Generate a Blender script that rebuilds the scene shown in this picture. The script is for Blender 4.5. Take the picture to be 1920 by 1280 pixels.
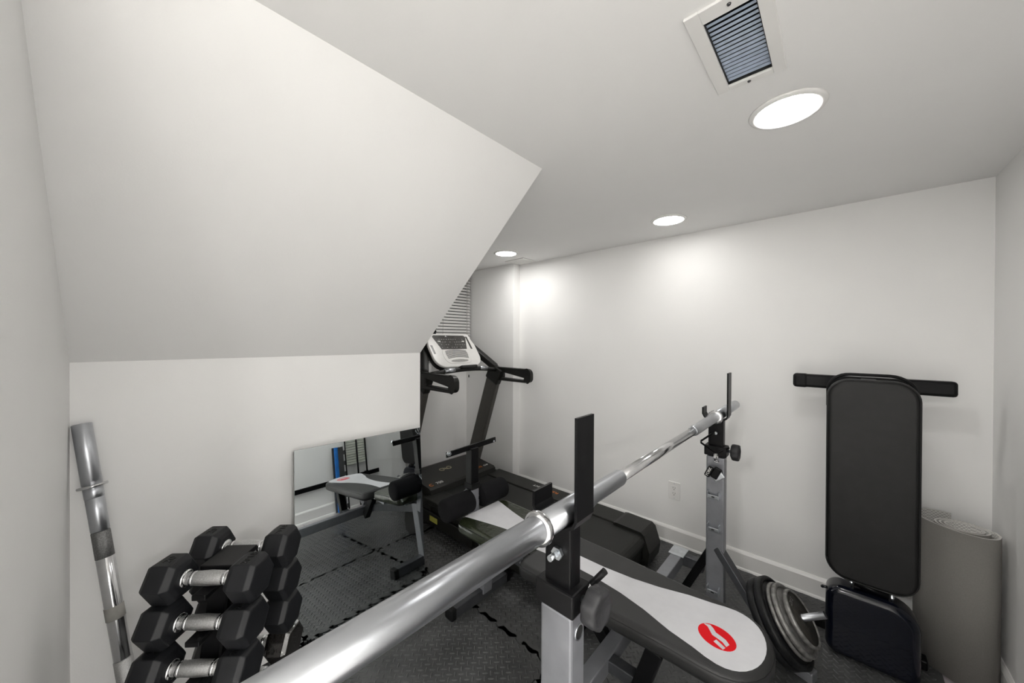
import bpy, bmesh, math, random
from mathutils import Vector, Matrix
random.seed(7)
for o in list(bpy.data.objects):
    bpy.data.objects.remove(o, do_unlink=True)
SC = bpy.context.scene
COL = SC.collection
V = Vector
pi = math.pi

# ------------------------------------------------------------------ camera
F_PX, YAW, PITCH, ROLL, CAM_H = 662.157, 0.74228, -0.0050555, 0.0044442, 1.30
_F = V((-math.sin(YAW), math.cos(YAW), 0)); _R = V((math.cos(YAW), math.sin(YAW), 0)); _D = V((0, 0, -1))
_F2 = _F*math.cos(PITCH) - _D*math.sin(PITCH); _D2 = _D*math.cos(PITCH) + _F*math.sin(PITCH)
_X = _R*math.cos(ROLL) - _D2*math.sin(ROLL); _Y = _R*math.sin(ROLL) + _D2*math.cos(ROLL)
cam_data = bpy.data.cameras.new('camera')
cam_data.sensor_width = 36.0
cam_data.lens = F_PX*36.0/1920.0
cam_data.clip_start = 0.02
cam = bpy.data.objects.new('camera', cam_data); COL.objects.link(cam)
cam.matrix_world = Matrix(((_X.x, -_Y.x, -_F2.x, 0), (_X.y, -_Y.y, -_F2.y, 0), (_X.z, -_Y.z, -_F2.z, CAM_H), (0, 0, 0, 1)))
SC.camera = cam

# ------------------------------------------------------------------ world / exposure / light levels
world = bpy.data.worlds.new('world'); SC.world = world; world.use_nodes = True
world.node_tree.nodes['Background'].inputs[0].default_value = (0.8, 0.88, 1.0, 1)
world.node_tree.nodes['Background'].inputs[1].default_value = 0.3
SC.view_settings.view_transform = 'Standard'
SC.view_settings.look = 'None'
SC.view_settings.exposure = 0.20
SC.view_settings.gamma = 1.0
SC.view_settings.use_curve_mapping = False
LAMP_STRENGTH = 47.0
FILL_STRENGTH = 122.0

# ------------------------------------------------------------------ materials
MATS = {}
def _new(name):
    m = bpy.data.materials.new(name); m.use_nodes = True
    nt = m.node_tree; b = nt.nodes['Principled BSDF']
    MATS[name] = m
    return m, nt, b
def mat(name, col, rough=0.5, metal=0.0, noise=0.0, nscale=20.0, bump=0.0, bscale=60.0, spec=0.5, coat=0.0, emit=None, estr=0.0, rvar=0.0):
    m, nt, b = _new(name)
    N, L = nt.nodes, nt.links
    b.inputs['Base Color'].default_value = (*col, 1)
    b.inputs['Roughness'].default_value = rough
    b.inputs['Metallic'].default_value = metal
    b.inputs['Specular IOR Level'].default_value = spec
    b.inputs['Coat Weight'].default_value = coat
    tc = N.new('ShaderNodeTexCoord')
    if noise > 0 or rvar > 0:
        n = N.new('ShaderNodeTexNoise'); n.inputs['Scale'].default_value = nscale; n.inputs['Detail'].default_value = 5
        L.new(tc.outputs['Object'], n.inputs['Vector'])
        if noise > 0:
            r = N.new('ShaderNodeMapRange'); r.inputs[1].default_value = 0.3; r.inputs[2].default_value = 0.7
            r.inputs[3].default_value = 1-noise; r.inputs[4].default_value = 1+noise
            L.new(n.outputs[0], r.inputs[0])
            mx = N.new('ShaderNodeVectorMath'); mx.operation = 'SCALE'; mx.inputs[0].default_value = col
            L.new(r.outputs[0], mx.inputs['Scale']); L.new(mx.outputs[0], b.inputs['Base Color'])
        if rvar > 0:
            r2 = N.new('ShaderNodeMapRange'); r2.inputs[1].default_value = 0.3; r2.inputs[2].default_value = 0.7
            r2.inputs[3].default_value = max(0.02, rough-rvar); r2.inputs[4].default_value = rough+rvar
            L.new(n.outputs[0], r2.inputs[0]); L.new(r2.outputs[0], b.inputs['Roughness'])
    if bump > 0:
        n2 = N.new('ShaderNodeTexNoise'); n2.inputs['Scale'].default_value = bscale; n2.inputs['Detail'].default_value = 4
        L.new(tc.outputs['Object'], n2.inputs['Vector'])
        bp = N.new('ShaderNodeBump'); bp.inputs['Strength'].default_value = bump; bp.inputs['Distance'].default_value = 0.004
        L.new(n2.outputs[0], bp.inputs['Height']); L.new(bp.outputs[0], b.inputs['Normal'])
    if emit:
        b.inputs['Emission Color'].default_value = (*emit, 1); b.inputs['Emission Strength'].default_value = estr
    return m
mat('paint', (0.915, 0.908, 0.894), 0.55, noise=0.012, nscale=3, bump=0.06, bscale=220, spec=0.3)
mat('paint_ceiling', (0.925, 0.918, 0.906), 0.7, noise=0.01, nscale=3, bump=0.05, bscale=220, spec=0.2)
mat('trim_white', (0.86, 0.85, 0.83), 0.35, noise=0.015, nscale=8)
mat('laminate', (0.50, 0.45, 0.47), 0.35, noise=0.2, nscale=14)
mat('foam_black', (0.060, 0.061, 0.061), 0.36, noise=0.3, nscale=9, bump=0.15, bscale=300, spec=0.5, rvar=0.08)
mat('foam_blue', (0.02, 0.19, 0.62), 0.6, noise=0.15, nscale=20)
mat('chrome', (0.62, 0.62, 0.63), 0.16, 1.0, noise=0.05, nscale=60)
mat('chrome_worn', (0.46, 0.475, 0.50), 0.33, 1.0, noise=0.03, nscale=25)
mat('knurl', (0.52, 0.52, 0.52), 0.42, 1.0, noise=0.2, nscale=400, bump=0.3, bscale=900)
mat('knurl_dark', (0.22, 0.22, 0.22), 0.5, 1.0, noise=0.3, nscale=300, bump=0.3, bscale=900)
mat('silver_paint', (0.26, 0.265, 0.285), 0.42, 0.55, noise=0.08, nscale=30, rvar=0.06)
mat('dark_silver', (0.075, 0.078, 0.085), 0.4, 0.5, noise=0.12, nscale=30)
mat('zinc', (0.62, 0.65, 0.68), 0.3, 1.0, noise=0.1, nscale=50)
mat('black_steel', (0.005, 0.005, 0.0055), 0.36, 0.0, noise=0.2, nscale=30, bump=0.04, bscale=400, spec=0.16)
mat('black_plastic', (0.006, 0.006, 0.0065), 0.45, noise=0.15, nscale=40, bump=0.05, bscale=500, spec=0.18)
mat('knob_grey', (0.028, 0.028, 0.030), 0.5, noise=0.15, nscale=40, bump=0.08, bscale=500, spec=0.35)
mat('steel_dark_bare', (0.10, 0.10, 0.105), 0.3, 0.9, noise=0.25, nscale=30)
mat('vinyl_black', (0.009, 0.009, 0.009), 0.42, noise=0.15, nscale=30, bump=0.12, bscale=500, spec=0.3)
mat('vinyl_grain', (0.017, 0.017, 0.017), 0.40, noise=0.12, nscale=30, bump=0.2, bscale=650, spec=0.42)
mat('vinyl_black_sheen', (0.020, 0.025, 0.012), 0.22, noise=0.25, nscale=14, bump=0.8, bscale=22, spec=0.7)  # black vinyl, its greenish sheen painted into the base colour
mat('vinyl_white', (0.62, 0.62, 0.64), 0.45, noise=0.03, nscale=30)
mat('logo_red', (0.70, 0.002, 0.008), 0.5, spec=0.2)
mat('foam_roller', (0.007, 0.007, 0.008), 0.9, noise=0.2, nscale=200, bump=0.3, bscale=500, spec=0.15)
mat('rubber_hex', (0.007, 0.0075, 0.009), 0.5, noise=0.15, nscale=60, bump=0.05, bscale=500, spec=0.3)
mat('rubber_letter', (0.004, 0.004, 0.004), 0.4, spec=0.3)
mat('wrap_gloss', (0.010, 0.009, 0.008), 0.12, bump=0.7, bscale=38, coat=0.6)
mat('wrap_navy', (0.0025, 0.0035, 0.008), 0.16, bump=0.3, bscale=14, spec=0.3, coat=0.25)
mat('iron_black', (0.013, 0.0135, 0.0145), 0.42, 0.2, noise=0.35, nscale=50, bump=0.15, bscale=120, spec=0.3)
mat('iron_grey', (0.25, 0.245, 0.235), 0.42, 0.5, noise=0.4, nscale=55, bump=0.15, bscale=150)
mat('iron_face', (0.045, 0.042, 0.036), 0.5, 0.4, noise=0.45, nscale=40, bump=0.2, bscale=120)
mat('treadmill_black', (0.012, 0.012, 0.0105), 0.4, noise=0.15, nscale=60, bump=0.06, bscale=500, spec=0.3)
mat('treadmill_grain', (0.016, 0.0165, 0.014), 0.5, noise=0.35, nscale=120, bump=0.25, bscale=260, spec=0.3)
mat('belt', (0.013, 0.0135, 0.012), 0.5, noise=0.15, nscale=90, bump=0.1, bscale=600, spec=0.3)
mat('treadmill_grey', (0.085, 0.081, 0.073), 0.42, 0.3, noise=0.08, nscale=40)
mat('console_white', (0.66, 0.65, 0.63), 0.3, noise=0.02, nscale=30)
mat('console_grey', (0.25, 0.245, 0.23), 0.45, noise=0.2, nscale=120)
mat('display', (0.035, 0.033, 0.030), 0.22, noise=0.5, nscale=130)
mat('ink_white', (0.75, 0.75, 0.73), 0.5)
mat('ink_gold', (0.36, 0.33, 0.22), 0.45)
mat('ink_orange', (0.75, 0.20, 0.015), 0.5)
mat('ink_yellow', (0.42, 0.40, 0.07), 0.5)
mat('blind', (0.76, 0.75, 0.73), 0.45, noise=0.02, nscale=20)
mat('glass_dark', (0.02, 0.022, 0.025), 0.08)
mat('window_grey', (0.09, 0.088, 0.085), 0.4)
mat('vent_metal', (0.50, 0.58, 0.72), 0.4, 0.2, noise=0.1, nscale=60)
mat('duct_dark', (0.015, 0.016, 0.018), 0.7)
mat('slot_dark', (0.012, 0.012, 0.012), 0.6)
mat('mat_grey', (0.22, 0.21, 0.195), 0.75, noise=0.06, nscale=300, bump=0.2, bscale=700, spec=0.2)
mat('hall_floor', (0.84, 0.83, 0.81), 0.5, noise=0.05, nscale=10)  # kept pale so the added room bounces light up to the ceiling
mat('hall_paint', (0.91, 0.905, 0.89), 0.6, noise=0.01, nscale=3)
mat('sheet_plastic', (0.55, 0.57, 0.50), 0.25, noise=0.15, nscale=9, bump=0.5, bscale=20)
mat('mirror_edge', (0.20, 0.24, 0.23), 0.2)
mat('backing', (0.30, 0.29, 0.27), 0.7, noise=0.1, nscale=40)
for nm, k in (('lamp_lens_a', 1.0), ('lamp_lens_b', 0.68), ('lamp_lens_c', 1.4)):
    mat(nm, (0.9, 0.9, 0.9), 0.5, emit=(1.0, 0.985, 0.96), estr=LAMP_STRENGTH*k)
mat('fill_lens', (0.9, 0.9, 0.9), 0.5, emit=(1.0, 0.985, 0.965), estr=FILL_STRENGTH)  # glow of the fill lights added out of view
m, nt, b = _new('mirror')
b.inputs['Base Color'].default_value = (0.83, 0.88, 0.89, 1); b.inputs['Metallic'].default_value = 1; b.inputs['Roughness'].default_value = 0.0
# yoga mat inside: dotted grid
m, nt, b = _new('mat_inside')
N, L = nt.nodes, nt.links
tc = N.new('ShaderNodeTexCoord'); br = N.new('ShaderNodeTexChecker'); br.inputs['Scale'].default_value = 170
br.inputs[1].default_value = (0.62, 0.61, 0.58, 1); br.inputs[2].default_value = (0.40, 0.39, 0.37, 1)
L.new(tc.outputs['Object'], br.inputs['Vector']); L.new(br.outputs[0], b.inputs['Base Color']); b.inputs['Roughness'].default_value = 0.7
M = MATS

# ------------------------------------------------------------------ mesh helpers
def frame(axis):
    a = V(axis).normalized()
    h = V((0, 0, 1)) if abs(a.z) < 0.9 else V((1, 0, 0))
    u = h.cross(a).normalized(); v = a.cross(u).normalized()
    return u, v, a
class MB:
    def __init__(s):
        s.bm = bmesh.new(); s.slot = 0
    def _f(s, vs, smooth=False):
        try:
            f = s.bm.faces.new(vs); f.smooth = smooth; f.material_index = s.slot; return f
        except ValueError:
            return None
    def box(s, c, d, rot=None, bev=0.0, seg=2):
        t = bmesh.new()
        bmesh.ops.create_cube(t, size=1.0)
        bmesh.ops.scale(t, vec=d, verts=t.verts)
        if bev > 0:
            bmesh.ops.bevel(t, geom=t.edges[:], offset=min(bev, min(d)*0.49), segments=seg, profile=0.5, affect='EDGES')
        mt = Matrix.Translation(V(c))
        if rot is not None: mt = mt @ rot.to_4x4()
        bmesh.ops.transform(t, matrix=mt, verts=t.verts)
        s.merge(t); return s
    def merge(s, t):
        mp = {v: s.bm.verts.new(v.co) for v in t.verts}
        for f in t.faces: s._f([mp[v] for v in f.verts], f.smooth)
        t.free()
    def beam(s, p0, p1, w, h, up=(0, 0, 1), bev=0.003):
        # rectangular tube: w across, h along the up direction
        p0, p1 = V(p0), V(p1); a = (p1-p0); ln = a.length; a.normalize()
        up = V(up); side = up.cross(a).normalized(); up2 = a.cross(side).normalized()
        R = Matrix((side, up2, a)).transposed()
        return s.box((p0+p1)/2, (w, h, ln), R, bev)
    def cyl(s, p0, p1, r0, r1=None, n=24, cap=True, smooth=True):
        p0, p1 = V(p0), V(p1); r1 = r0 if r1 is None else r1
        u, v, a = frame(p1-p0)
        A = []; B = []
        for i in range(n):
            t = 2*pi*i/n; d = u*math.cos(t)+v*math.sin(t)
            A.append(s.bm.verts.new(p0+d*r0)); B.append(s.bm.verts.new(p1+d*r1))
        for i in range(n):
            s._f([A[i], A[(i+1) % n], B[(i+1) % n], B[i]], smooth)
        if cap: s._f(A[::-1]); s._f(B)
        return s
    def lathe(s, prof, o, axis, n=32, smooth=True):
        # prof: list of (r, h) ; closed with caps when r==0
        u, v, a = frame(axis); o = V(o); rings = []
        for r, h in prof:
            if r < 1e-6: rings.append([s.bm.verts.new(o+a*h)])
            else: rings.append([s.bm.verts.new(o+a*h+(u*math.cos(2*pi*i/n)+v*math.sin(2*pi*i/n))*r) for i in range(n)])
        for A, B in zip(rings[:-1], rings[1:]):
            if len(A) == 1 and len(B) == 1: continue
            for i in range(n):
                j = (i+1) % n
                if len(A) == 1: s._f([A[0], B[j], B[i]], smooth)
                elif len(B) == 1: s._f([A[i], A[j], B[0]], smooth)
                else: s._f([A[i], A[j], B[j], B[i]], smooth)
        return s
    def tube(s, pts, r, n=12, cap=True):
        pts = [V(p) for p in pts]; rings = []
        prev = None
        for k, p in enumerate(pts):
            d = (pts[min(k+1, len(pts)-1)]-pts[max(k-1, 0)]).normalized()
            if prev is None: u, v, a = frame(d)
            else:
                u = (prev - d*prev.dot(d)).normalized(); v = d.cross(u)
            prev = u
            rings.append([s.bm.verts.new(p+(u*math.cos(2*pi*i/n)+v*math.sin(2*pi*i/n))*r) for i in range(n)])
        for A, B in zip(rings[:-1], rings[1:]):
            for i in range(n): s._f([A[i], A[(i+1) % n], B[(i+1) % n], B[i]], True)
        if cap: s._f(rings[0][::-1]); s._f(rings[-1])
        return s
    def prism(s, out, o, u, v, depth, smooth=False):
        # extrude a 2D outline (counter-clockwise in u,v) by depth along u x v
        o, u, v = V(o), V(u).normalized(), V(v).normalized(); w = u.cross(v)
        A = [s.bm.verts.new(o+u*a+v*b) for a, b in out]; B = [s.bm.verts.new(o+u*a+v*b+w*depth) for a, b in out]
        n = len(out)
        for i in range(n): s._f([A[i], A[(i+1) % n], B[(i+1) % n], B[i]], smooth)
        s._f(A[::-1]); s._f(B)
        return s
    def pad(s, out, o, u, v, h, r, seg=5, dome=0.0):
        # cushion: outline extruded by h along u x v with rounded edges of radius r
        o, u, v = V(o), V(u).normalized(), V(v).normalized(); w = u.cross(v)
        rings = []
        lv = [(r*(1-math.cos(pi/2*k/seg)), r*math.sin(pi/2*k/seg)) for k in range(seg+1)]
        prof = [(r-dd if False else r*(1-math.sin(pi/2*k/seg)), r*(1-math.cos(pi/2*k/seg))) for k in range(seg+1)]
        prof = prof + [(b_, h-a_) for a_, b_ in [(p[1], p[0]) for p in prof[::-1]]]
        for ins, hh in prof:
            rings.append([s.bm.verts.new(o+u*a+v*b+w*hh) for a, b in inset(out, ins)])
        n = len(out)
        for A, B in zip(rings[:-1], rings[1:]):
            for i in range(n): s._f([A[i], A[(i+1) % n], B[(i+1) % n], B[i]], True)
        s._f(rings[0][::-1]); s._f(rings[-1])
        return s
    def build(s, name, mats, parent=None, kind=None):
        bmesh.ops.recalc_face_normals(s.bm, faces=s.bm.faces[:])
        me = bpy.data.meshes.new(name); s.bm.to_mesh(me); s.bm.free()
        for mm in (mats if isinstance(mats, (list, tuple)) else [mats]): me.materials.append(M[mm])
        o = bpy.data.objects.new(name, me); COL.objects.link(o)
        if parent is not None: attach(o, parent)
        if kind: o['kind'] = kind
        return o
def world_of(o):
    return (world_of(o.parent) @ o.matrix_parent_inverse @ o.matrix_basis) if o.parent else o.matrix_basis.copy()
def attach(o, parent):
    o.parent = parent
    o.matrix_parent_inverse = world_of(parent).inverted()
def inset(out, d):
    # inward offset of a counter-clockwise outline
    if abs(d) < 1e-9: return out
    n = len(out); res = []
    for i in range(n):
        p0, p1, p2 = out[i-1], out[i], out[(i+1) % n]
        e1 = V((p1[0]-p0[0], p1[1]-p0[1])); e2 = V((p2[0]-p1[0], p2[1]-p1[1]))
        if e1.length < 1e-9 or e2.length < 1e-9: res.append(p1); continue
        n1 = V((-e1.y, e1.x)).normalized(); n2 = V((-e2.y, e2.x)).normalized()
        b = (n1+n2)
        if b.length < 1e-6: res.append(p1); continue
        b.normalize(); k = d/max(0.35, b.dot(n1))
        res.append((p1[0]+b.x*k, p1[1]+b.y*k))
    return res
def rrect(x0, y0, x1, y1, r, n=6):
    rs = r if isinstance(r, (list, tuple)) else [r]*4   # corners: (x0,y0),(x1,y0),(x1,y1),(x0,y1)
    out = []
    for (cx, cy, a0, rr) in ((x0, y0, pi, rs[0]), (x1, y0, 1.5*pi, rs[1]), (x1, y1, 0, rs[2]), (x0, y1, .5*pi, rs[3])):
        ox = cx + (rr if cx == x0 else -rr); oy = cy + (rr if cy == y0 else -rr)
        for k in range(n+1):
            a = a0 + .5*pi*k/n
            out.append((ox+rr*math.cos(a), oy+rr*math.sin(a)))
    return out
def thing(name, loc, label, cat, group=None):
    o = bpy.data.objects.new(name, None); COL.objects.link(o)
    o.empty_display_size = 0.05; o.location = loc
    o.matrix_basis = Matrix.Translation(V(loc))
    o['label'] = label; o['category'] = cat
    if group: o['group'] = group
    return o
def tag(o, label, cat, group=None):
    o['label'] = label; o['category'] = cat
    if group: o['group'] = group
    return o
def struct(o):
    o['kind'] = 'structure'; return o
def copy_tree(o, parent=None):
    c = o.copy(); COL.objects.link(c)
    if parent is not None: c.parent = parent
    for ch in [k for k in bpy.data.objects if k.parent == o]:
        copy_tree(ch, c)
    return c
def lettering(txt, size, o, xd, yd, mt, parent, ext=0.0005, name='lettering'):
    cu = bpy.data.curves.new('txt', 'FONT'); cu.body = txt; cu.size = size; cu.extrude = ext
    cu.align_x = 'CENTER'; cu.align_y = 'CENTER'; cu.resolution_u = 3
    t = bpy.data.objects.new('txt', cu); COL.objects.link(t)
    dg = bpy.context.evaluated_depsgraph_get()
    me = bpy.data.meshes.new_from_object(t.evaluated_get(dg))
    bpy.data.objects.remove(t, do_unlink=True); bpy.data.curves.remove(cu)
    me.materials.clear(); me.materials.append(M[mt]); me.name = name
    xd, yd = V(xd).normalized(), V(yd).normalized(); zd = xd.cross(yd)
    mm = Matrix(((xd.x, yd.x, zd.x, o[0]), (xd.y, yd.y, zd.y, o[1]), (xd.z, yd.z, zd.z, o[2]), (0, 0, 0, 1)))
    me.transform(mm)
    ob = bpy.data.objects.new(name, me); COL.objects.link(ob)
    if parent is not None: attach(ob, parent)
    return ob
def rotz(a): return Matrix.Rotation(a, 3, 'Z')

# ------------------------------------------------------------------ room shell
YB, XR, ZC, XK, YN, YK, ZK, XT, XE, YBUMP, XBUMP = 2.38, 0.473, 1.97, -1.70, -0.117, 1.10, 1.225, -0.853, -2.72, 2.295, -2.09
FL = -0.012
T = 0.10
YO = 0.42        # unseen end of the right wall, cut short to admit fill light
floor = struct(MB().box(((XE-T+XR+T)/2, (-1.5+YB)/2, FL-0.06), (XR-XE+2*T, YB+1.5+2*T, 0.1)).build('floor', 'duct_dark'))
mb = MB()
VX0, VX1, VY0, VY1 = -0.212, -0.118, 0.822, 1.066      # vent opening
CX0, CX1, CY0, CY1 = XE-T, XR+T, YN-0.1, YB+T
for (x0, x1, y0, y1) in ((CX0, VX0, CY0, CY1), (VX1, CX1, CY0, CY1), (VX0, VX1, CY0, VY0), (VX0, VX1, VY1, CY1)):
    mb.box(((x0+x1)/2, (y0+y1)/2, ZC+0.06), (x1-x0, y1-y0, 0.12))
struct(mb.build('ceiling', 'paint_ceiling'))
struct(MB().box(((XBUMP+XR+T)/2, YB+T/2, ZC/2-.01), (XR+T-XBUMP, T, ZC+.02)).build('wall_back', 'paint'))
struct(MB().box(((XE-T+XBUMP)/2, (YBUMP+YB+T)/2, ZC/2-.01), (XBUMP-XE+T, YB+T-YBUMP, ZC+.02), bev=0.002).build('wall_back_bump', 'paint'))
struct(MB().box((XR+T/2, (YB+YO)/2, ZC/2-.01), (T, YB-YO, ZC+.02)).build('wall_right', 'paint'))
struct(MB().box((XE-T/2, (YK+YBUMP)/2, ZC/2-.01), (T, YBUMP-YK, ZC+.02)).build('wall_end', 'paint'))
# near wall stops short, open to the unseen room added for fill light
DX0 = -0.76
struct(MB().box(((XE-T+DX0)/2, YN-0.05, ZC/2-.01), (DX0-XE+T, 0.1, ZC+.02)).build('wall_front', 'paint'))
# understairs block: low wall and the sloped soffit above it
struct(MB().box(((XE+XK)/2, (YN+YK)/2, ZK/2-.01), (XK-XE, YK-YN, ZK+.02)).build('wall_left', 'paint'))
struct(MB().prism([(XE, ZK), (XK, ZK), (XT, ZC), (XE, ZC)], (0, YK, 0), (1, 0, 0), (0, 0, 1), YK-YN).build('ceiling_slope', 'paint_ceiling'))
# unseen larger room behind the camera, added as a source of fill light
HX0, HX1, HY = -1.3, 2.3, -2.1
mb = MB()
mb.box(((HX0+HX1)/2, HY-.05, ZC/2), (HX1-HX0+.2, .1, ZC+.1))
mb.box((HX0-.05, (HY+YN-.1)/2, ZC/2), (.1, YN-.1-HY, ZC+.1))
mb.box((HX1+.05, (HY+YO)/2, ZC/2), (.1, YO-HY, ZC+.1))
mb.box(((XR+T+HX1)/2, YO+.05, ZC/2), (HX1-XR-T, .1, ZC+.1))
struct(mb.build('wall_hall', 'hall_paint'))
mb = MB()
mb.box(((HX0+HX1)/2, (HY+YN-.1)/2, ZC+.05), (HX1-HX0+.2, YN-.1-HY, .1))
mb.box(((XR+T+HX1)/2, (YN-.1+YO)/2, ZC+.05), (HX1-XR-T, YO-YN+.1, .1))
struct(mb.build('ceiling_hall', 'hall_paint'))
mb = MB()
mb.box(((HX0+HX1)/2, (HY+YN-.1)/2, FL-.02), (HX1-HX0, YN-.1-HY, .04))
mb.box(((XR+.005+HX1)/2, (YN-.1+YO)/2, FL-.02), (HX1-XR-.005, YO-YN+.1, .04))
struct(mb.build('floor_hall', 'hall_floor'))
# baseboards: board with a stepped top and a rounded shoe
BBP = [(0, 0), (-.024, 0), (-.024, .010), (-.021, .018), (-.014, .022), (-.014, .098), (-.010, .106), (-.004, .113), (0, .113)]
def baseboard(name, o, u, length):
    # u: outward-from-wall direction is -u; v up; extruded along u x v
    mb = MB(); mb.prism(BBP, o, u, (0, 0, 1), length)
    return struct(mb.build(name, 'trim_white'))
# u=(0,1,0): -u points into the room from the back wall; u x z = (1,0,0)
baseboard('baseboard_back', (XBUMP, YB, FL), (0, 1, 0), XR-XBUMP)
baseboard('baseboard_right', (XR, YB, FL), (1, 0, 0), YB-YO)
baseboard('baseboard_end', (XE, YBUMP, FL), (0, 1, 0), XBUMP-XE)

# laminate planks under the mats (only a strip at the right shows)
px = XE
mb = None
k = 0
for i, (x0, x1) in enumerate(((0.02, 0.21), (0.213, 0.403), (0.406, 0.473))):
    for j, (y0, y1) in enumerate(((-.11, 1.08), (1.083, 2.375))):
        MB().box(((x0+x1)/2, (y0+y1)/2, FL-0.006), (x1-x0, y1-y0, 0.011), bev=0.001, seg=1).build('plank', 'laminate', floor)

# interlocking foam tiles
PT, GX, GY, TH = 0.61, -1.44, 1.145, 0.011
def edge_pts(P, d=0.0105, dl=0.0045, teeth=10):
    q = P/teeth; pts = [(0.0, 0.0)]
    for k in range(teeth):
        t = k*q
        pts += [(t+.25*q+dl*0, 0.0)] if k == 0 else []
        pts += [(t+.28*q-dl, -d), (t+.5*q+dl, -d), (t+.5*q-dl, d), (t+.78*q+dl, d), (t+.78*q, 0.0)]
    return pts
def tile_mesh(clip):
    P = PT; e = edge_pts(P); g = 0.0022
    bot = [(t, d+g) for t, d in e]; top = [(t, P+d-g) for t, d in e]
    lef = [(d+g, t) for t, d in e]; rig = [(P+d-g, t) for t, d in e]
    out = bot + [(P-g, g)] + rig[1:] + [(P-g, P-g)] + top[1:][::-1] + [(g, P-g)] + lef[1:][::-1]
    out = [(min(max(x, -.02), P+.02), min(max(y, -.02), P+.02)) for x, y in out]
    bm = bmesh.new()
    A = [bm.verts.new((x, y, -TH)) for x, y in out]; B = [bm.verts.new((x, y, 0)) for x, y in out]
    n = len(out)
    for i in range(n):
        try: bm.faces.new([A[i], A[(i+1) % n], B[(i+1) % n], B[i]])
        except ValueError: pass
    bm.faces.new(B)
    # raised diamond treads
    a = 0.0163
    Lh, w, h = 0.0130, 0.0042, 0.0021
    R = int(P/a)+2
    for i in range(-R, R):
        for j in range(-R, R):
            x = (i-j)*a; y = (i+j)*a
            if not (.018 < x < P-.018 and .018 < y < P-.018): continue
            if clip and not (clip[0]+.016 < x < clip[1]-.016 and clip[2]+.016 < y < clip[3]-.016): continue
            c = .70710678
            ux, uy = (c, c) if (i+j) % 2 else (-c, c)
            def p(s_, t_, z): return bm.verts.new((x+ux*s_-uy*t_, y+uy*s_+ux*t_, z))
            b6 = [p(-Lh, 0, .0001), p(-Lh*.45, -w, .0001), p(Lh*.45, -w, .0001), p(Lh, 0, .0001), p(Lh*.45, w, .0001), p(-Lh*.45, w, .0001)]
            t0, t1 = p(-Lh*.45, 0, h), p(Lh*.45, 0, h)
            for f in ((b6[0], b6[1], t0), (b6[1], b6[2], t1, t0), (b6[2], b6[3], t1), (b6[3], b6[4], t1), (b6[4], b6[5], t0, t1), (b6[5], b6[0], t0)):
                bm.faces.new(f)
    if clip:
        x0, x1, y0, y1 = clip
        for co, no in (((x0, 0, 0), (-1, 0, 0)), ((x1, 0, 0), (1, 0, 0)), ((0, y0, 0), (0, -1, 0)), ((0, y1, 0), (0, 1, 0))):
            bmesh.ops.bisect_plane(bm, geom=bm.verts[:]+bm.edges[:]+bm.faces[:], plane_co=co, plane_no=no, clear_outer=True)
    bmesh.ops.triangulate(bm, faces=[f for f in bm.faces if len(f.verts) > 8])
    me = bpy.data.meshes.new('floor_tile'); bm.to_mesh(me); bm.free(); me.materials.append(M['foam_black'])
    return me
full = tile_mesh(None)
BX0, BX1, BY0, BY1 = XE+.004, 0.315, YN+.004, YB-.026
for ix in range(-3, 4):
    for iy in range(-3, 3):
        x = GX+ix*PT; y = GY+iy*PT
        bx0, by0 = BX0, BY0
        if x < XK:
            if y+PT <= YK+0.02: continue
            if x+PT <= XK+.3 or y >= YK-.02: by0 = max(BY0, YK+.003)
            if x+PT > XK and y < YK: bx0 = XK+.003 if y+PT < YK+.1 else BX0
        if x+PT > XK and x < XK and y < YK-.05:
            bx0 = XK+.004; by0 = BY0
        by1 = BY1 if x+PT > XBUMP else YBUMP-.026
        cl = (bx0-x, BX1-x, by0-y, by1-y)
        if cl[0] > PT+.0 or cl[1] < 0.0 or cl[2] > PT or cl[3] < 0.0: continue
        inside = cl[0] <= -.02 and cl[1] >= PT+.02 and cl[2] <= -.02 and cl[3] >= PT+.02
        me = full if inside else tile_mesh((max(cl[0], -.03), min(cl[1], PT+.03), max(cl[2], -.03), min(cl[3], PT+.03)))
        if len(me.polygons) < 6: continue
        t = bpy.data.objects.new('floor_tile', me); COL.objects.link(t)
        t.matrix_basis = Matrix.Translation((x, y, 0)); attach(t, floor)

# ------------------------------------------------------------------ ceiling fittings
def downlight(x, y, lens, label):
    t = thing('downlight', (x, y, ZC), label, 'ceiling light', 'recessed ceiling lights')
    MB().lathe([(.0765, -.0045), (.078, -.0075), (.083, -.0075), (.090, -.004), (.0925, .0), (.0765, .0)], (x, y, ZC), (0, 0, 1), 48).build('trim_ring', 'trim_white', t)
    MB().lathe([(0, -.0052), (.04, -.0050), (.0765, -.0045), (.0765, -.001), (0, -.001)], (x, y, ZC), (0, 0, 1), 48).build('lens', lens, t)
downlight(-0.110, 1.295, 'lamp_lens_a', 'round recessed ceiling light beside the louvred air vent')
downlight(-0.690, 2.035, 'lamp_lens_b', 'round recessed ceiling light close to the back wall above the electrical outlet')
downlight(-1.888, 1.985, 'lamp_lens_c', 'round recessed ceiling light above the treadmill')
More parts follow.
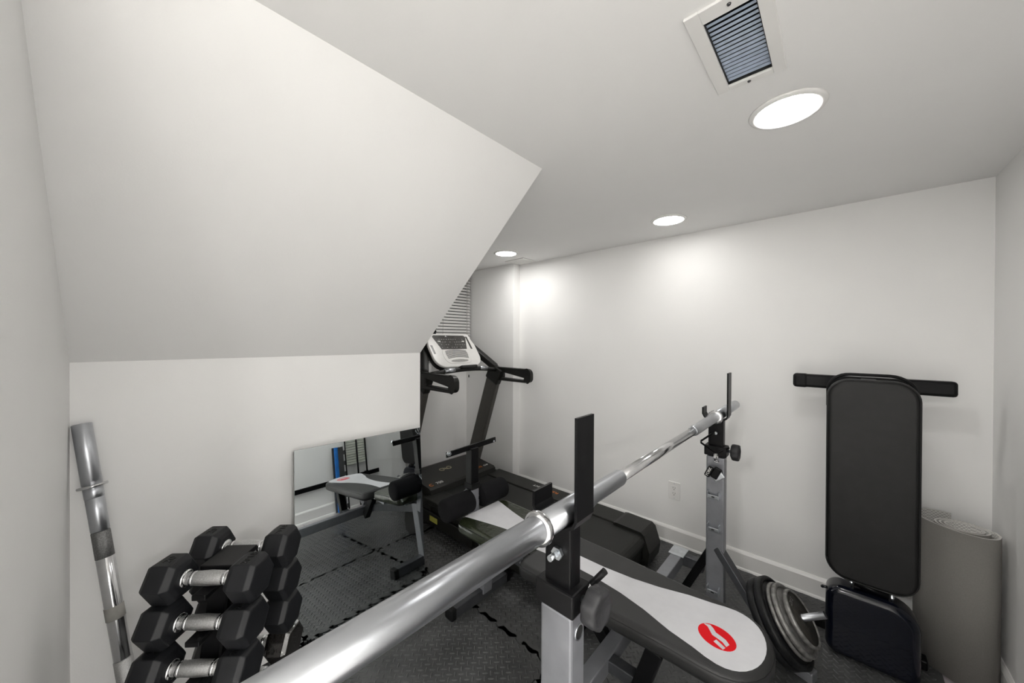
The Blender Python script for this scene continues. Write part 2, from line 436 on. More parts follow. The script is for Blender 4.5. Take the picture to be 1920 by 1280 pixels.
# louvred vent
vt = thing('air_vent', ((VX0+VX1)/2, (VY0+VY1)/2, ZC), 'louvred metal ceiling air vent in a white frame', 'vent')
mb = MB(); fz = ZC-.003
for (x0, x1, y0, y1) in ((-.240, VX0, .785, 1.085), (VX1, -.092, .785, 1.085), (VX0, VX1, .785, VY0), (VX0, VX1, VY1, 1.085)):
    mb.box(((x0+x1)/2, (y0+y1)/2, fz), (x1-x0, y1-y0, .006), bev=.001, seg=1)
mb.build('frame', 'trim_white', vt)
mb = MB()
for (c, d) in (((VX0+.001, .944, ZC+.06), (.002, .243, .12)), ((VX1-.001, .944, ZC+.06), (.002, .243, .12)), ((-.165, VY0+.001, ZC+.06), (.093, .002, .12)), ((-.165, VY1-.001, ZC+.06), (.093, .002, .12)), ((-.165, .944, ZC+.117), (.093, .243, .004))):
    mb.box(c, d)
mb.build('duct', 'duct_dark', vt)
NS = 17
for i in range(NS):
    y = VY0+.010+(VY1-VY0-.020)*i/(NS-1)
    ang = math.radians(12-26*i/(NS-1))
    R = Matrix.Rotation(ang, 3, 'X')
    MB().box(((VX0+VX1)/2, y, ZC+.006), (VX1-VX0-.004, .0088, .0012), R).build('slat', 'vent_metal', vt)
for (x, y) in ((-.160, .803), (-.168, 1.0765)):
    MB().lathe([(0, -.003), (.003, -.0025), (.0042, 0), (0, 0)], (x, y, ZC-.006), (0, 0, 1), 16).build('screw', 'steel_dark_bare', vt)
# flush return panel at the back
rp = thing('ceiling_panel', (-1.985, 2.22, ZC), 'flat white ceiling grille panel next to the back wall corner', 'vent')
MB().box((-1.984, 2.268, ZC-.003), (.205, .17, .006), bev=.001, seg=1).build('plate', 'trim_white', rp)
for i in range(7):
    MB().box((-1.984, 2.20+i*.021, ZC-.0068), (.165, .012, .0016), bev=.0004, seg=1).build('louvre', 'trim_white', rp)
# outlet
ot = thing('outlet', (-.759, YB, .335), 'white two socket electrical outlet on the back wall', 'outlet')
MB().pad(rrect(-.036, -.0565, .036, .0565, .004, 3), (-.759, YB-.0005, .335), (1, 0, 0), (0, 0, 1), .006, .0028, 3).build('cover_plate', 'trim_white', ot)
MB().pad(rrect(-.0165, -.033, .0165, .033, .002, 2), (-.759, YB-.006, .335), (1, 0, 0), (0, 0, 1), .0022, .001, 2).build('socket_insert', 'trim_white', ot)
for dz in (.017, -.017):
    for dx in (-.0065, .0065):
        MB().box((-.759+dx, YB-.0083, .335+dz+.003), (.002, .0006, .008)).build('slot', 'slot_dark', ot)
    MB().cyl((-.759, YB-.0080, .335+dz-.008), (-.759, YB-.0086, .335+dz-.008), .0026, n=12).build('ground_hole', 'slot_dark', ot)
for dz in (.046, -.046):
    MB().lathe([(0, .0012), (.003, .0008), (.0032, 0), (0, 0)], (-.759, YB-.0064, .335+dz), (0, -1, 0), 12).build('screw', 'zinc', ot)

# window with blind on the end wall
wd = thing('window_1', (XE, 1.75, 1.15), 'window with a white slatted blind above the treadmill', 'window')
del wd['category']; del wd['label']; struct(wd)
mb = MB()
WY0, WY1, WZ0, WZ1 = 1.30, 2.285, 1.13, 1.93
for (c, d) in (((XE+.012, (WY0+WY1)/2, WZ0), (.024, WY1-WY0, .05)), ((XE+.012, (WY0+WY1)/2, WZ1), (.024, WY1-WY0, .05)), ((XE+.012, WY0, (WZ0+WZ1)/2), (.024, .05, WZ1-WZ0)), ((XE+.012, 1.855, (WZ0+WZ1)/2), (.024, .03, WZ1-WZ0))):
    mb.box(c, d, bev=.002)
mb.build('window_frame', 'window_grey', wd)
MB().box((XE+.004, (WY0+WY1)/2, (WZ0+WZ1)/2), (.006, WY1-WY0, WZ1-WZ0)).build('pane', 'glass_dark', wd)
bl = thing('window_blind', (XE+.06, 2.08, 1.08), 'white horizontal slat blind hanging over the window', 'blind')
BLX, BY0_, BY1_ = XE+.062, 1.885, 2.283
MB().box((BLX, (BY0_+BY1_)/2, 1.945), (.04, BY1_-BY0_, .03), bev=.003).build('head_rail', 'blind', bl)
z = 1.92
R = Matrix.Rotation(math.radians(62), 3, 'Y')
sm = None
while z > 1.10:
    if sm is None:
        sm = MB().box((BLX, (BY0_+BY1_)/2, z), (.025, BY1_-BY0_, .0011), R).build('slat', 'blind', bl); z0 = z
    else:
        c = bpy.data.objects.new('slat', sm.data); COL.objects.link(c)
        c.matrix_basis = Matrix.Translation((0, 0, z-z0)); attach(c, bl)
    z -= .0285
MB().box((BLX, (BY0_+BY1_)/2, 1.085), (.022, BY1_-BY0_, .014), bev=.003).build('bottom_rail', 'blind', bl)
for y in (1.95, 2.235):
    MB().cyl((BLX+.013, y, 1.09), (BLX+.013, y, 1.94), .0011, n=6).build('ladder_cord', 'mat_grey', bl)
MB().cyl((BLX+.02, 2.255, .955), (BLX+.02, 2.255, 1.93), .0010, n=6).build('pull_cord', 'blind', bl)
MB().lathe([(0, 0), (.005, .002), (.0045, .022), (.001, .03)], (BLX+.02, 2.255, .93), (0, 0, 1), 10).build('cord_tassel', 'black_plastic', bl)

# ------------------------------------------------------------------ leaning mirror
MW0, MW1, MH = 0.452, 1.052, 0.842
base_x, top_x = -1.572, -1.652
mup = V((top_x-base_x, .016, MH)).normalized(); mu = V((0, 1, 0)); mu = (mu-mup*mu.dot(mup)).normalized()
mo = V((base_x, MW0, .0015))
mh = .838
mr = thing('wall_mirror', (base_x-.02, .76, 0), 'frameless rectangular mirror leaning against the low wall', 'mirror')
MB().prism([(0, 0), (.6, 0), (.6, mh), (0, mh)], mo, mu, mup, .0008).build('mirror_glass', 'mirror', mr)
mn = mu.cross(mup)
MB().prism([(0, 0), (.6, 0), (.6, mh), (0, mh)], mo-mn*.0055, mu, mup, .0054).build('glass_edge', 'mirror_edge', mr)
MB().prism([(.008, 0.0), (.592, 0.0), (.592, mh-.012), (.008, mh-.012)], mo-mn*.042, mu, mup, .0362).build('backing_board', 'backing', mr)

# ------------------------------------------------------------------ weight bench
YC = 1.228
wb = thing('weight_bench', (-.45, YC, 0), 'padded weight bench with silver barbell uprights and a leg developer', 'weight bench')
UX0, UX1 = -.447, -.372
UXC = (UX0+UX1)/2
def upright(y0, y1, sgn):
    yc = (y0+y1)/2
    up = MB().box((UXC, yc, .76/2), (UX1-UX0, y1-y0, .76), bev=.005).build('upright', 'silver_paint', wb)
    MB().box((UXC, yc, .788), (UX1-UX0+.016, y1-y0+.016, .046), bev=.004).build('collar_sleeve', 'black_plastic', up)
    MB().box((UXC, yc, .855), (UX1-UX0-.012, y1-y0-.012, .16), bev=.004).build('inner_post', 'black_steel', up)
    # cradle: bent flat steel with a short lip and a tall back plate
    prof = []
    path = [(-.462, .985), (-.462, .955), (-.455, .942), (-.437, .930), (-.41, .925), (-.385, .930), (-.366, .942), (-.360, .955), (-.360, 1.152)]
    th = .006
    outl = []
    n = len(path)
    L_, R_ = [], []
    for i, p in enumerate(path):
        a = V(path[max(i-1, 0)]); b_ = V(path[min(i+1, n-1)]); d = (b_-a).normalized(); nn = V((-d.y, d.x))
        L_.append((p[0]+nn.x*th/2, p[1]+nn.y*th/2)); R_.append((p[0]-nn.x*th/2, p[1]-nn.y*th/2))
    mb = MB()
    w = .062
    for i in range(n-1):
        mb.prism([R_[i], R_[i+1], L_[i+1], L_[i]], (0, yc+w/2, 0), (1, 0, 0), (0, 0, 1), w)
    mb.build('bar_hook', ['black_steel', 'steel_dark_bare'], up)
    return up
NY0, NY1, FY0, FY1 = .578, .628, 1.845, 1.895
upn = upright(NY0, NY1, -1); upf = upright(FY0, FY1, 1)
upf.data.materials[0] = M['dark_silver'] if False else M['silver_paint']
# bolts and knobs
def bolt(p, ax, parent, r=.009, ln=.028):
    p = V(p); ax = V(ax).normalized()
    mb = MB(); mb.cyl(p, p+ax*.008, r*1.35, n=6, smooth=False); mb.cyl(p+ax*.008, p+ax*ln, r*.62, n=16)
    return mb.build('bolt', 'zinc', parent)
bolt((-.406, NY0-.001+.006, .876), (0, -1, 0), upn, .0095, .03)
def knob(p, ax, parent):
    p = V(p); ax = V(ax).normalized(); u, v, a = frame(ax)
    MB().cyl(p, p+ax*.022, .007, n=16).build('knob_stem', 'zinc', parent)
    mb = MB(); nl = 14; rings = []
    for (sc, h) in ((.72, .014), (.95, .018), (1.0, .024), (1.0, .040), (.93, .046), (.72, .047), (.55, .043), (0.0, .042)):
        ring = []
        for i in range(56):
            t = 2*pi*i/56; r = .036*sc*(1+.045*math.cos(7*t))
            ring.append(mb.bm.verts.new(p+ax*h+(u*math.cos(t)+v*math.sin(t))*max(r, .0005)))
        rings.append(ring)
    for A, B in zip(rings[:-1], rings[1:]):
        for i in range(56): mb._f([A[i], A[(i+1) % 56], B[(i+1) % 56], B[i]], True)
    mb._f(rings[0][::-1]); mb._f(rings[-1])
    mb.build('adjusting_knob', 'knob_grey', parent)
knob((UX1+.008, NY1-.023, .792), (1, -.06, -.02), upn)
knob((UX1+.008, (FY0+FY1)/2, .792), (1, 0, 0), upf)
MB().tube([(UX1+.002, NY1+.012, .795), (UX1+.016, NY1+.020, .813), (UX1+.030, NY1+.028, .832)], .0068, 14).build('lock_pin', 'black_plastic', upn)
MB().lathe([(0, 0), (.007, .001), (.009, .006), (.007, .011), (0, .012)], (UX1+.0005, NY1+.006, .797), (1, 0, 0), 14).build('pin_washer', 'chrome', upn)
MB().cyl((UX1-.001, NY0+.027, .722), (UX1+.0012, NY0+.027, .722), .0125, n=24).build('adjust_hole', 'slot_dark', upn)
MB().lathe([(.0125, 0), (.0150, 0), (.0150, .0018), (.0125, .0018)], (UX1, NY0+.027, .722), (1, 0, 0), 24).build('hole_rim', 'zinc', upn)
# black triangular safety rod on the far upright
MB().tube([(-.405, FY0+.002, .874), (-.420, FY0-.03, .870), (-.448, FY0-.085, .845), (-.447, FY0-.088, .838), (-.410, FY0-.03, .792), (-.402, FY0-.020, .786), (-.394, FY0-.015, .790), (-.366, FY0+.005, .806), (-.355, FY0+.012, .812)], .0042, 10).build('lock_pin', 'black_steel', upf)
MB().cyl((-.405, FY0-.012, .873), (-.405, FY0+.004, .874), .006, n=14).build('pin_washer', 'zinc', upf)
# stamped spotter hooks down the far upright
for z in (.575, .425, .135):
    mb = MB()
    mb.box((-.412, FY0-.012, z), (.042, .024, .004), bev=.001)
    mb.box((-.412, FY0-.022, z+.006), (.042, .004, .014), bev=.001)
    for sx in (-.023, .023): mb.box((-.412+sx, FY0-.010, z+.011), (.004, .026, .032), bev=.001)
    mb.build('bar_catch', 'zinc', upf)
    MB().box((-.412, FY0-.0245, z+.006), (.012, .001, .005)).build('catch_slot', 'slot_dark', upf)
# frame
CBX, CBZ = -.575, .215
MB().beam((CBX, NY0-.02, CBZ), (CBX, FY1+.02, CBZ), .05, .055, bev=.004).build('crossbeam', 'silver_paint', wb)
for yc in ((NY0+NY1)/2, (FY0+FY1)/2):
    MB().box((-.51, yc, CBZ), (.10, .036, .05), bev=.003).build('joint_bracket', 'dark_silver', wb)
    MB().box((CBX, yc, CBZ+.0285), (.07, .09, .004), bev=.001).build('joint_plate', 'zinc', wb)
MB().beam((-1.30, YC, .318), (-.60, YC, .235), .046, .05, bev=.004).build('spine_beam', 'dark_silver', wb)
MB().beam((-1.315, YC, .03), (-1.285, YC, .345), .06, .06, up=(0, 1, 0), bev=.004).build('front_leg', 'silver_paint', wb)
MB().beam((-1.315, 1.02, .026), (-1.315, 1.385, .026), .05, .05, bev=.004).build('front_foot', 'dark_silver', wb)
for y in (1.02, 1.385):
    MB().box((-1.315, y, .026), (.056, .03, .052), bev=.006).build('foot_cap', 'black_plastic', wb)
# floor runners and braces of the uprights
def runner(yu, yo):
    MB().beam((-.36, yu, .02), (-.05, yo, .02), .045, .04, bev=.004).build('rear_foot', 'silver_paint', wb)
    MB().beam((-.402, yu, .335), (-.118, yo, .014), .05, .03, up=(.6, 0, .7), bev=.003).build('rear_brace', 'dark_silver', wb)
runner((FY0+FY1)/2, 1.765)
runner((NY0+NY1)/2, .55)
for yc in ((NY0+NY1)/2, (FY0+FY1)/2):
    MB().beam((-.425, yc, .325), (-.575, yc, .012), .045, .035, up=(1, 0, .4), bev=.003).build('front_brace', 'black_steel', wb)
MB().beam((-.42, 1.235, .355), (-.53, 1.235, .245), .05, .045, up=(0, 1, 0), bev=.004).build('back_support', 'silver_paint', wb)
MB().beam((-.60, YC-.03, .18), (-.74, YC-.03, .325), .05, .04, up=(0, 1, 0), bev=.004).build('ladder_arm', 'black_steel', wb)
MB().beam((-.400, 1.10, .358), (-.452, 1.10, .195), .05, .045, up=(0, 1, 0), bev=.004).build('support_strut', 'black_steel', wb)
MB().beam((-.43, 1.10, .215), (-.56, 1.10, .215), .04, .04, bev=.003).build('strut_stub', 'dark_silver', wb)
MB().beam((-1.00, 1.16, .33), (-.85, 1.16, .355), .03, .02, bev=.002).build('hinge_plate', 'zinc', wb)
MB().beam((-1.00, 1.29, .33), (-.85, 1.29, .355), .03, .02, bev=.002).build('hinge_plate', 'zinc', wb)
MB().beam((-1.20, YC, .33), (-1.15, YC, .37), .08, .02, bev=.002).build('seat_bracket', 'zinc', wb)
# back pad: hinge end square with soft corners, head end fully round
def back_outline():
    o = []
    x0, x1 = -.935, -.118
    hw0, hw1 = .172, .157
    o += [(x0+.035, YC-.012-hw0), (-.60, YC-.012-.168), (-.36, YC-.012-hw1)]
    for k in range(15):
        t = -pi/2+pi*k/14
        o.append((-.262+.144*max(math.cos(t), 0)**.85, YC-.012+hw1*(1 if math.sin(t) > 0 else -1)*abs(math.sin(t))**.92))
    o += [(-.36, YC-.012+hw1), (-.60, YC-.012+.168), (x0+.035, YC-.012+hw0), (x0+.01, YC-.012+hw0-.012), (x0, YC-.012+hw0-.035), (x0, YC-.012-hw0+.035), (x0+.01, YC-.012-hw0+.012)]
    return o
BO = back_outline()
PZ = .417
bp = MB().pad(BO, (0, 0, PZ-.058), (1, 0, 0), (0, 1, 0), .058, .022, 6).build('back_pad', 'vinyl_grain', wb)
yb = YC-.012
wl = [(-.925, .050), (-.85, .042), (-.76, .036), (-.66, .038), (-.55, .050), (-.46, .070), (-.37, .100), (-.30, .114), (-.265, .124), (-.235, .1285)]
hd = []
for k in range(1, 18):
    t = -pi/2+pi*k/18
    hd.append((-.235+.096*math.cos(t)**.9, yb+.1285*math.sin(t)))
wo = [(x, yb-w) for x, w in wl]+hd+[(x, yb+w) for x, w in wl[::-1]]
MB().prism(wo, (0, 0, PZ-.0004), (1, 0, 0), (0, 1, 0), .0016).build('white_inlay', 'vinyl_white', bp)
MB().tube([(*inset(BO, .004)[i], PZ-.012) for i in range(len(BO))]+[(*inset(BO, .004)[0], PZ-.012)], .0022, 6).build('piping', 'vinyl_black', bp)
# emblem: red disc with a white wave
lc = V((-.256, 1.187)); la = math.radians(-20)
def lp(a, b_): return (lc.x+a*math.cos(la)-b_*math.sin(la), lc.y+a*math.sin(la)+b_*math.cos(la))
em = MB().prism([lp(.052*math.cos(2*pi*k/36), .043*math.sin(2*pi*k/36)) for k in range(36)], (0, 0, PZ+.0011), (1, 0, 0), (0, 1, 0), .0006).build('emblem', 'logo_red', bp)
wave = [(-.041, .019, .000), (-.030, .017, .010), (-.018, .009, .011), (-.004, .001, .011), (.012, -.003, .011), (.030, -.006, .012)]
mb = MB()
def strip(pts, z):
    Lp = [lp(a, b_+w/2) for a, b_, w in pts]; Rp = [lp(a, b_-w/2) for a, b_, w in pts]
    for i in range(len(pts)-1):
        mb.prism([Rp[i], Rp[i+1], Lp[i+1], Lp[i]], (0, 0, z), (1, 0, 0), (0, 1, 0), .0004)
strip([(-.048, .013, .002), (-.036, .018, .013), (-.024, .012, .017), (-.010, .003, .018), (.004, .004, .017), (.020, .004, .016), (.035, -.003, .015)], PZ+.0016)
strip([(.006, -.018, .013), (.022, -.020, .013), (.036, -.022, .012)], PZ+.0016)
mb.build('emblem_wave', 'vinyl_white', em)
# seat pad
SO = rrect(-1.350, YC-.170+.008, -1.015, YC+.170+.008, [.045, .035, .035, .045], 5)
sp = MB().pad(SO, (0, 0, .430-.06), (1, 0, 0), (0, 1, 0), .06, .024, 6).build('seat_pad', 'vinyl_black_sheen', wb)
ys = YC+.010
MB().prism([(-1.338, ys-.116), (-1.20, ys-.080), (-1.10, ys-.058), (-1.03, ys-.050), (-1.03, ys+.045), (-1.10, ys+.058), (-1.20, ys+.080), (-1.30, ys+.108), (-1.338, ys+.116)], (0, 0, .4296), (1, 0, 0), (0, 1, 0), .0014).build('white_inlay', 'vinyl_white', sp)
MB().tube([(*p, .419) for p in inset(SO, .003)]+[(*inset(SO, .003)[0], .419)], .002, 6).build('piping', 'vinyl_black', sp)
# leg developer
LX = -1.385
ld = MB().beam((LX, YC-.018, .525), (LX, YC-.018, .742), .045, .05, up=(0, 1, 0), bev=.003).build('curl_post', 'black_steel', wb)
MB().box((LX, YC-.018, .548), (.062, .056, .03), bev=.003).build('post_sleeve', 'black_plastic', ld)
MB().box((LX, YC-.018, .745), (.008, .335, .028), Matrix.Rotation(math.radians(1.5), 3, 'X'), bev=.003).build('curl_bar', 'black_steel', ld)
bolt((LX+.006, YC-.018-.158, .748), (1, 0, 0), ld, .009, .016)
MB().lathe([(0, .001), (.006, .001), (.006, 0), (0, 0)], (LX+.0042, YC-.018+.152, .742), (1, 0, 0), 16).build('bar_hole', 'zinc', ld)
MB().box((LX, YC-.018, .49), (.05, .05, .09), bev=.003).build('post_socket', 'silver_paint', wb)
for s in (-1, 1):
    MB().prism([(0, 0), (.075, -.005), (.075, .05), (.035, .085), (0, .06)], (LX-.055, YC-.018+.028*s+.002, .44), (1, 0, 0), (0, 0, 1), .004).build('pivot_plate', 'zinc', wb)
MB().beam((LX, YC-.018, .46), (-1.345, YC-.018, .31), .045, .045, up=(0, 1, 0), bev=.003).build('swing_arm', 'silver_paint', wb)
MB().beam((-1.255, YC+.045, .36), (-1.255, YC+.045, .22), .022, .022, up=(0, 1, 0), bev=.004).build('stop_handle', 'black_plastic', wb)
MB().cyl((LX+.012, YC-.200, .478), (LX+.012, YC+.192, .478), .0125, n=20).build('roller_axle', 'chrome', wb)
for y0, y1 in ((1.020, 1.186), (1.252, 1.425)):
    MB().lathe([(.0, 0), (.044, .0), (.052, .004), (.0545, .012), (.0545, (y1-y0)-.012), (.052, (y1-y0)-.004), (.044, y1-y0), (.0125, y1-y0)], (LX+.012, y0, .478), (0, 1, 0), 32).build('foam_roller', 'foam_roller', wb)

# ------------------------------------------------------------------ barbell on the hooks
BXc, BZc = -.402, .952
bb = thing('barbell', (BXc, 1.17, .928), 'long chrome barbell resting across the bench uprights', 'barbell')
def along(y0, prof, name, mt, parent):
    return MB().lathe(prof, (BXc, y0, BZc), (0, 1, 0), 36).build(name, mt, parent)
along(.060, [(0, 0), (.0225, .0), (.0245, .003), (.0245, .455), (0, .455)], 'sleeve', 'chrome_worn', bb)
along(.505, [(.0245, 0), (.030, .001), (.0315, .004), (.0315, .012), (.030, .015), (.0245, .016)], 'collar_ring', 'chrome', bb)
along(.515, [(0, 0), (.0235, .001), (.0235, .16), (.0225, .17), (.0195, .19), (.0195, .325), (.0175, .333), (.0145, .336), (0, .336)], 'inner_sleeve', 'chrome_worn', bb)
along(.845, [(0, 0), (.0142, 0), (.0142, .62), (0, .62)], 'shaft', 'chrome', bb)
along(1.465, [(0, 0), (.0145, 0), (.0185, .006), (.0195, .014), (.0195, .335), (0, .336)], 'inner_sleeve', 'chrome_worn', bb)
along(1.800, [(.0195, 0), (.030, .001), (.0315, .004), (.0315, .012), (.030, .015), (.0245, .016)], 'collar_ring', 'chrome', bb)
along(1.812, [(0, 0), (.0225, .001), (.0225, .425), (.021, .428), (0, .428)], 'sleeve', 'chrome_worn', bb)

# barbell clip with tag hanging from the far safety rod
ct = thing('spring_clip', (-.405, FY0-.02, .70), 'metal spring clip with black rubber tag hanging on the far upright', 'clip')
def ringpts(c, u, v, r, n=24, turns=1.0, pitch=0):
    u, v = V(u).normalized(), V(v).normalized(); w = u.cross(v)
    return [V(c)+u*r*math.cos(2*pi*turns*k/n)+v*r*math.sin(2*pi*turns*k/n)+w*pitch*k/n for k in range(n+1)]
CX, CY, CZ = -.403, FY0-.024, .762
MB().tube(ringpts((CX-.004, CY, CZ+.006), (0, 1, 0), (0, 0, 1), .018, 40, 2.5, .012), .0022, 8).build('key_ring', 'chrome', ct)
MB().tube(ringpts((CX+.006, CY-.004, CZ-.012), (0, 1, .3), (1, 0, 0), .008, 16), .0018, 8).build('link', 'chrome', ct)
R = Matrix.Rotation(math.radians(24), 3, 'Y')
tg = MB().box((CX-.024, CY-.010, CZ-.064), (.024, .012, .054), R, bev=.006).build('rubber_tag', 'black_plastic', ct)
MB().box((CX+.004, CY-.006, CZ-.066), (.030, .014, .056), R, bev=.006).build('clip_body', 'black_plastic', ct)
MB().box((CX+.010, CY-.002, CZ-.078), (.036, .008, .046), Matrix.Rotation(math.radians(52), 3, 'Y'), bev=.002).build('clip_plate', 'zinc', ct)
td = V((math.sin(math.radians(24)), 0, math.cos(math.radians(24))))
lettering('YORK', .0165, V((CX-.024, CY-.0165, CZ-.064)), td, V((-td.z, 0, td.x)), 'ink_white', tg, .0004)

# ------------------------------------------------------------------ weight plates on the storage peg
pa = V((math.cos(math.radians(35)), 0, math.sin(math.radians(35))))
pc = V((-.0862-.1024, 1.79, .2166-.0717))
MB().cyl(pc-pa*.03, pc+pa*.203, .0125, n=20).build('plate_peg', 'chrome_worn', wb)
def plate(h0, R_, th, hub, m1, m2, label, rimw=.018):
    t = thing('weight_plate', pc+pa*h0-V((0, 0, R_*.8)), label, 'weight plate')
    ri = R_-rimw
    MB().lathe([(ri, .004), (ri+.003, .0), (R_-.004, 0), (R_, .004), (R_, th-.004), (R_-.004, th), (ri+.003, th), (ri, th-.004)], pc+pa*h0, pa, 56).build('rim', m1, t)
    MB().lathe([(.0145, .002), (hub, .002), (hub+.004, .005), (ri+.001, .005), (ri+.001, th-.005), (hub+.004, th-.005), (hub, th-.001), (.0145, th-.001), (.0145, .002)], pc+pa*h0, pa, 48).build('disc', m2, t)
    return t
plate(.000, .153, .030, .045, 'iron_black', 'iron_black', 'large black iron weight plate, innermost on the storage peg')
plate(.031, .153, .030, .045, 'iron_black', 'iron_black', 'large black iron weight plate pressed against the grey plates on the peg')
plate(.064, .126, .014, .040, 'iron_grey', 'iron_face', 'medium grey iron weight plate beside the black plates on the peg', .014)
plate(.080, .121, .018, .040, 'iron_grey', 'iron_grey', 'medium worn grey iron weight plate in the middle of the peg stack', .016)
p5 = plate(.107, .095, .018, .036, 'iron_grey', 'iron_face', 'small worn iron weight plate with dark face, outermost on the peg', .010)
u_, v_, a_ = frame(pa)
lettering('2 1/2', .022, pc+pa*(.107+.0135)+v_*.060-u_*.0, u_*-1, v_*1, 'iron_grey', [k for k in p5.children][-1], .0006)

# ------------------------------------------------------------------ folded sit-up bench standing on end
sb = thing('folded_bench', (.11, 2.04, 0), 'black padded exercise bench folded and standing upright against the back wall', 'exercise bench')
def sh(px0, px1, z0, z1, rr): return rrect(px0, z0, px1, z1, rr, 8)
lean = V((0, .012, 1)).normalized()
LP = MB().pad(sh(-.028, .240, .318, 1.145, [.075, .075, .075, .075]), (0, 2.045, 0), (1, 0, 0), (0, 0, 1), .055, .018, 5).build('long_pad', 'vinyl_black', sb)
MB().tube([(x, 1.9935, z) for x, z in inset(sh(-.028, .240, .318, 1.145, .075), .006)]+[(*(lambda q: (q[0], 1.9935, q[1]))(inset(sh(-.028, .240, .318, 1.145, .075), .006)[0]),)], .0022, 6).build('piping', 'vinyl_black', LP)
MB().prism(sh(-.018, .230, .33, 1.135, .07), (0, 2.060, 0), (1, 0, 0), (0, 0, 1), .014).build('back_board', 'black_steel', LP)
arc = [(-.024, 2.075, 1.02), (-.024, 2.075, 1.09)]
for k in range(9): arc.append((-.024+.07-.07*math.cos(pi/2*k/8), 2.075, 1.09+.07*math.sin(pi/2*k/8)))
for k in range(9): arc.append((.161+.075*math.sin(pi/2*k/8), 2.075, 1.16-.075*(1-math.cos(pi/2*k/8))))
arc.append((.236, 2.075, 1.02))
MB().tube(arc, .0065, 10).build('hoop_frame', 'black_steel', sb)
arm = MB().box((.102, 2.225, 1.110), (.508, .05, .062), bev=.012, seg=3).build('cross_tube', 'black_steel', sb)
MB().box((-.125, 2.225, 1.110), (.058, .054, .066), bev=.013, seg=3).build('end_cap', 'black_plastic', arm)
MB().box((.106, 2.16, 1.110), (.05, .10, .05), bev=.004).build('tube_joint', 'black_steel', sb)
MB().box((.106, 2.115, .625), (.05, .05, 1.02), bev=.006).build('frame_tube', 'black_steel', sb)
MB().cyl((.062, 2.028, .305), (.160, 2.028, .296), .012, n=18).build('hinge_tube', 'black_steel', sb)
for x, s in ((.056, -1), (.166, 1)):
    MB().lathe([(0, .008), (.008, .008), (.012, .004), (.012, 0), (0, 0)], (x, 2.028, .305 if s < 0 else .296), (s, 0, 0), 6, smooth=False).build('hinge_nut', 'zinc', sb)
st = MB().pad(rrect(-.026, .004, .243, .288, [.04, .035, .085, .05], 8), (0, 2.085, 0), (1, 0, 0), (0, 0, 1), .105, .026, 6).build('seat_pad', 'wrap_navy', sb)
MB().tube([(-.02, 1.982, .27), (-.034, 1.984, .268), (-.036, 1.99, .262)], .006, 8).build('tape_tail', 'wrap_navy', st)
MB().box((.106, 2.15, .02), (.34, .05, .04), bev=.006).build('foot_bar', 'black_steel', sb)
MB().box((.106, 2.125, .105), (.05, .08, .05), bev=.004).build('joint_block', 'black_steel', sb)

# ------------------------------------------------------------------ rolled yoga mat
ym = thing('yoga_mat', (.37, 2.22, 0), 'rolled grey yoga mat standing on end in the corner', 'yoga mat')
cx, cy, th, zt = .370, 2.205, .0055, .578
path = []
turns = 2.6
n = 110
for k in range(n+1):
    t = k/n; a = -2.2 + 2*pi*turns*t*-1.0
    r = .040+.030*t
    path.append(V((cx+1.08*r*math.cos(a), cy+.92*r*math.sin(a))))
# unwrap: carry on clockwise round the outside, out to the left and back along the wall
a_end = -2.2-2*pi*turns
ext = []
while (a_end % (2*pi)) > 0.25: 
    a_end -= .08
    ext.append(V((cx+1.08*.076*math.cos(a_end), cy+.92*.076*math.sin(a_end))))
path += ext
seg = [V((.455, 2.185)), V((.440, 2.148)), V((.408, 2.128)), V((.365, 2.130)), V((.325, 2.150)), V((.29, 2.180)), V((.262, 2.222)), V((.252, 2.27)), V((.262, 2.315)), V((.290, 2.340)), V((.33, 2.348)), V((.362, 2.343))]
def crom(P, m=6):
    out = []
    for i in range(len(P)-1):
        p0, p1, p2, p3 = P[max(i-1, 0)], P[i], P[i+1], P[min(i+2, len(P)-1)]
        for k in range(m):
            t = k/m
            out.append(.5*((2*p1)+(-p0+p2)*t+(2*p0-5*p1+4*p2-p3)*t*t+(-p0+3*p1-3*p2+p3)*t*t*t))
    out.append(P[-1]); return out
path += crom(seg)
mb = MB(); L_, R_ = [], []
for i, p in enumerate(path):
    d = path[min(i+1, len(path)-1)]-path[max(i-1, 0)]; d.normalize(); nn = V((-d.y, d.x))
    L_.append(p+nn*th/2); R_.append(p-nn*th/2)
vl = [[mb.bm.verts.new((p.x, p.y, z)) for p in S] for S in (L_, R_) for z in (.0, zt)]
for i in range(len(path)-1):
    mb.slot = 0; mb._f([vl[0][i], vl[0][i+1], vl[1][i+1], vl[1][i]], True)
    mb.slot = 1; mb._f([vl[2][i], vl[2][i+1], vl[3][i+1], vl[3][i]], True)
    mb.slot = 2; mb._f([vl[1][i], vl[1][i+1], vl[3][i+1], vl[3][i]]); mb._f([vl[0][i], vl[0][i+1], vl[2][i+1], vl[2][i]])
mb.slot = 2
for i in (0, -1): mb._f([vl[0][i], vl[1][i], vl[3][i], vl[2][i]])
mat('mat_edge', (0.60, 0.585, 0.56), 0.7)
mb.build('mat_roll', ['mat_grey', 'mat_inside', 'mat_edge'], ym)

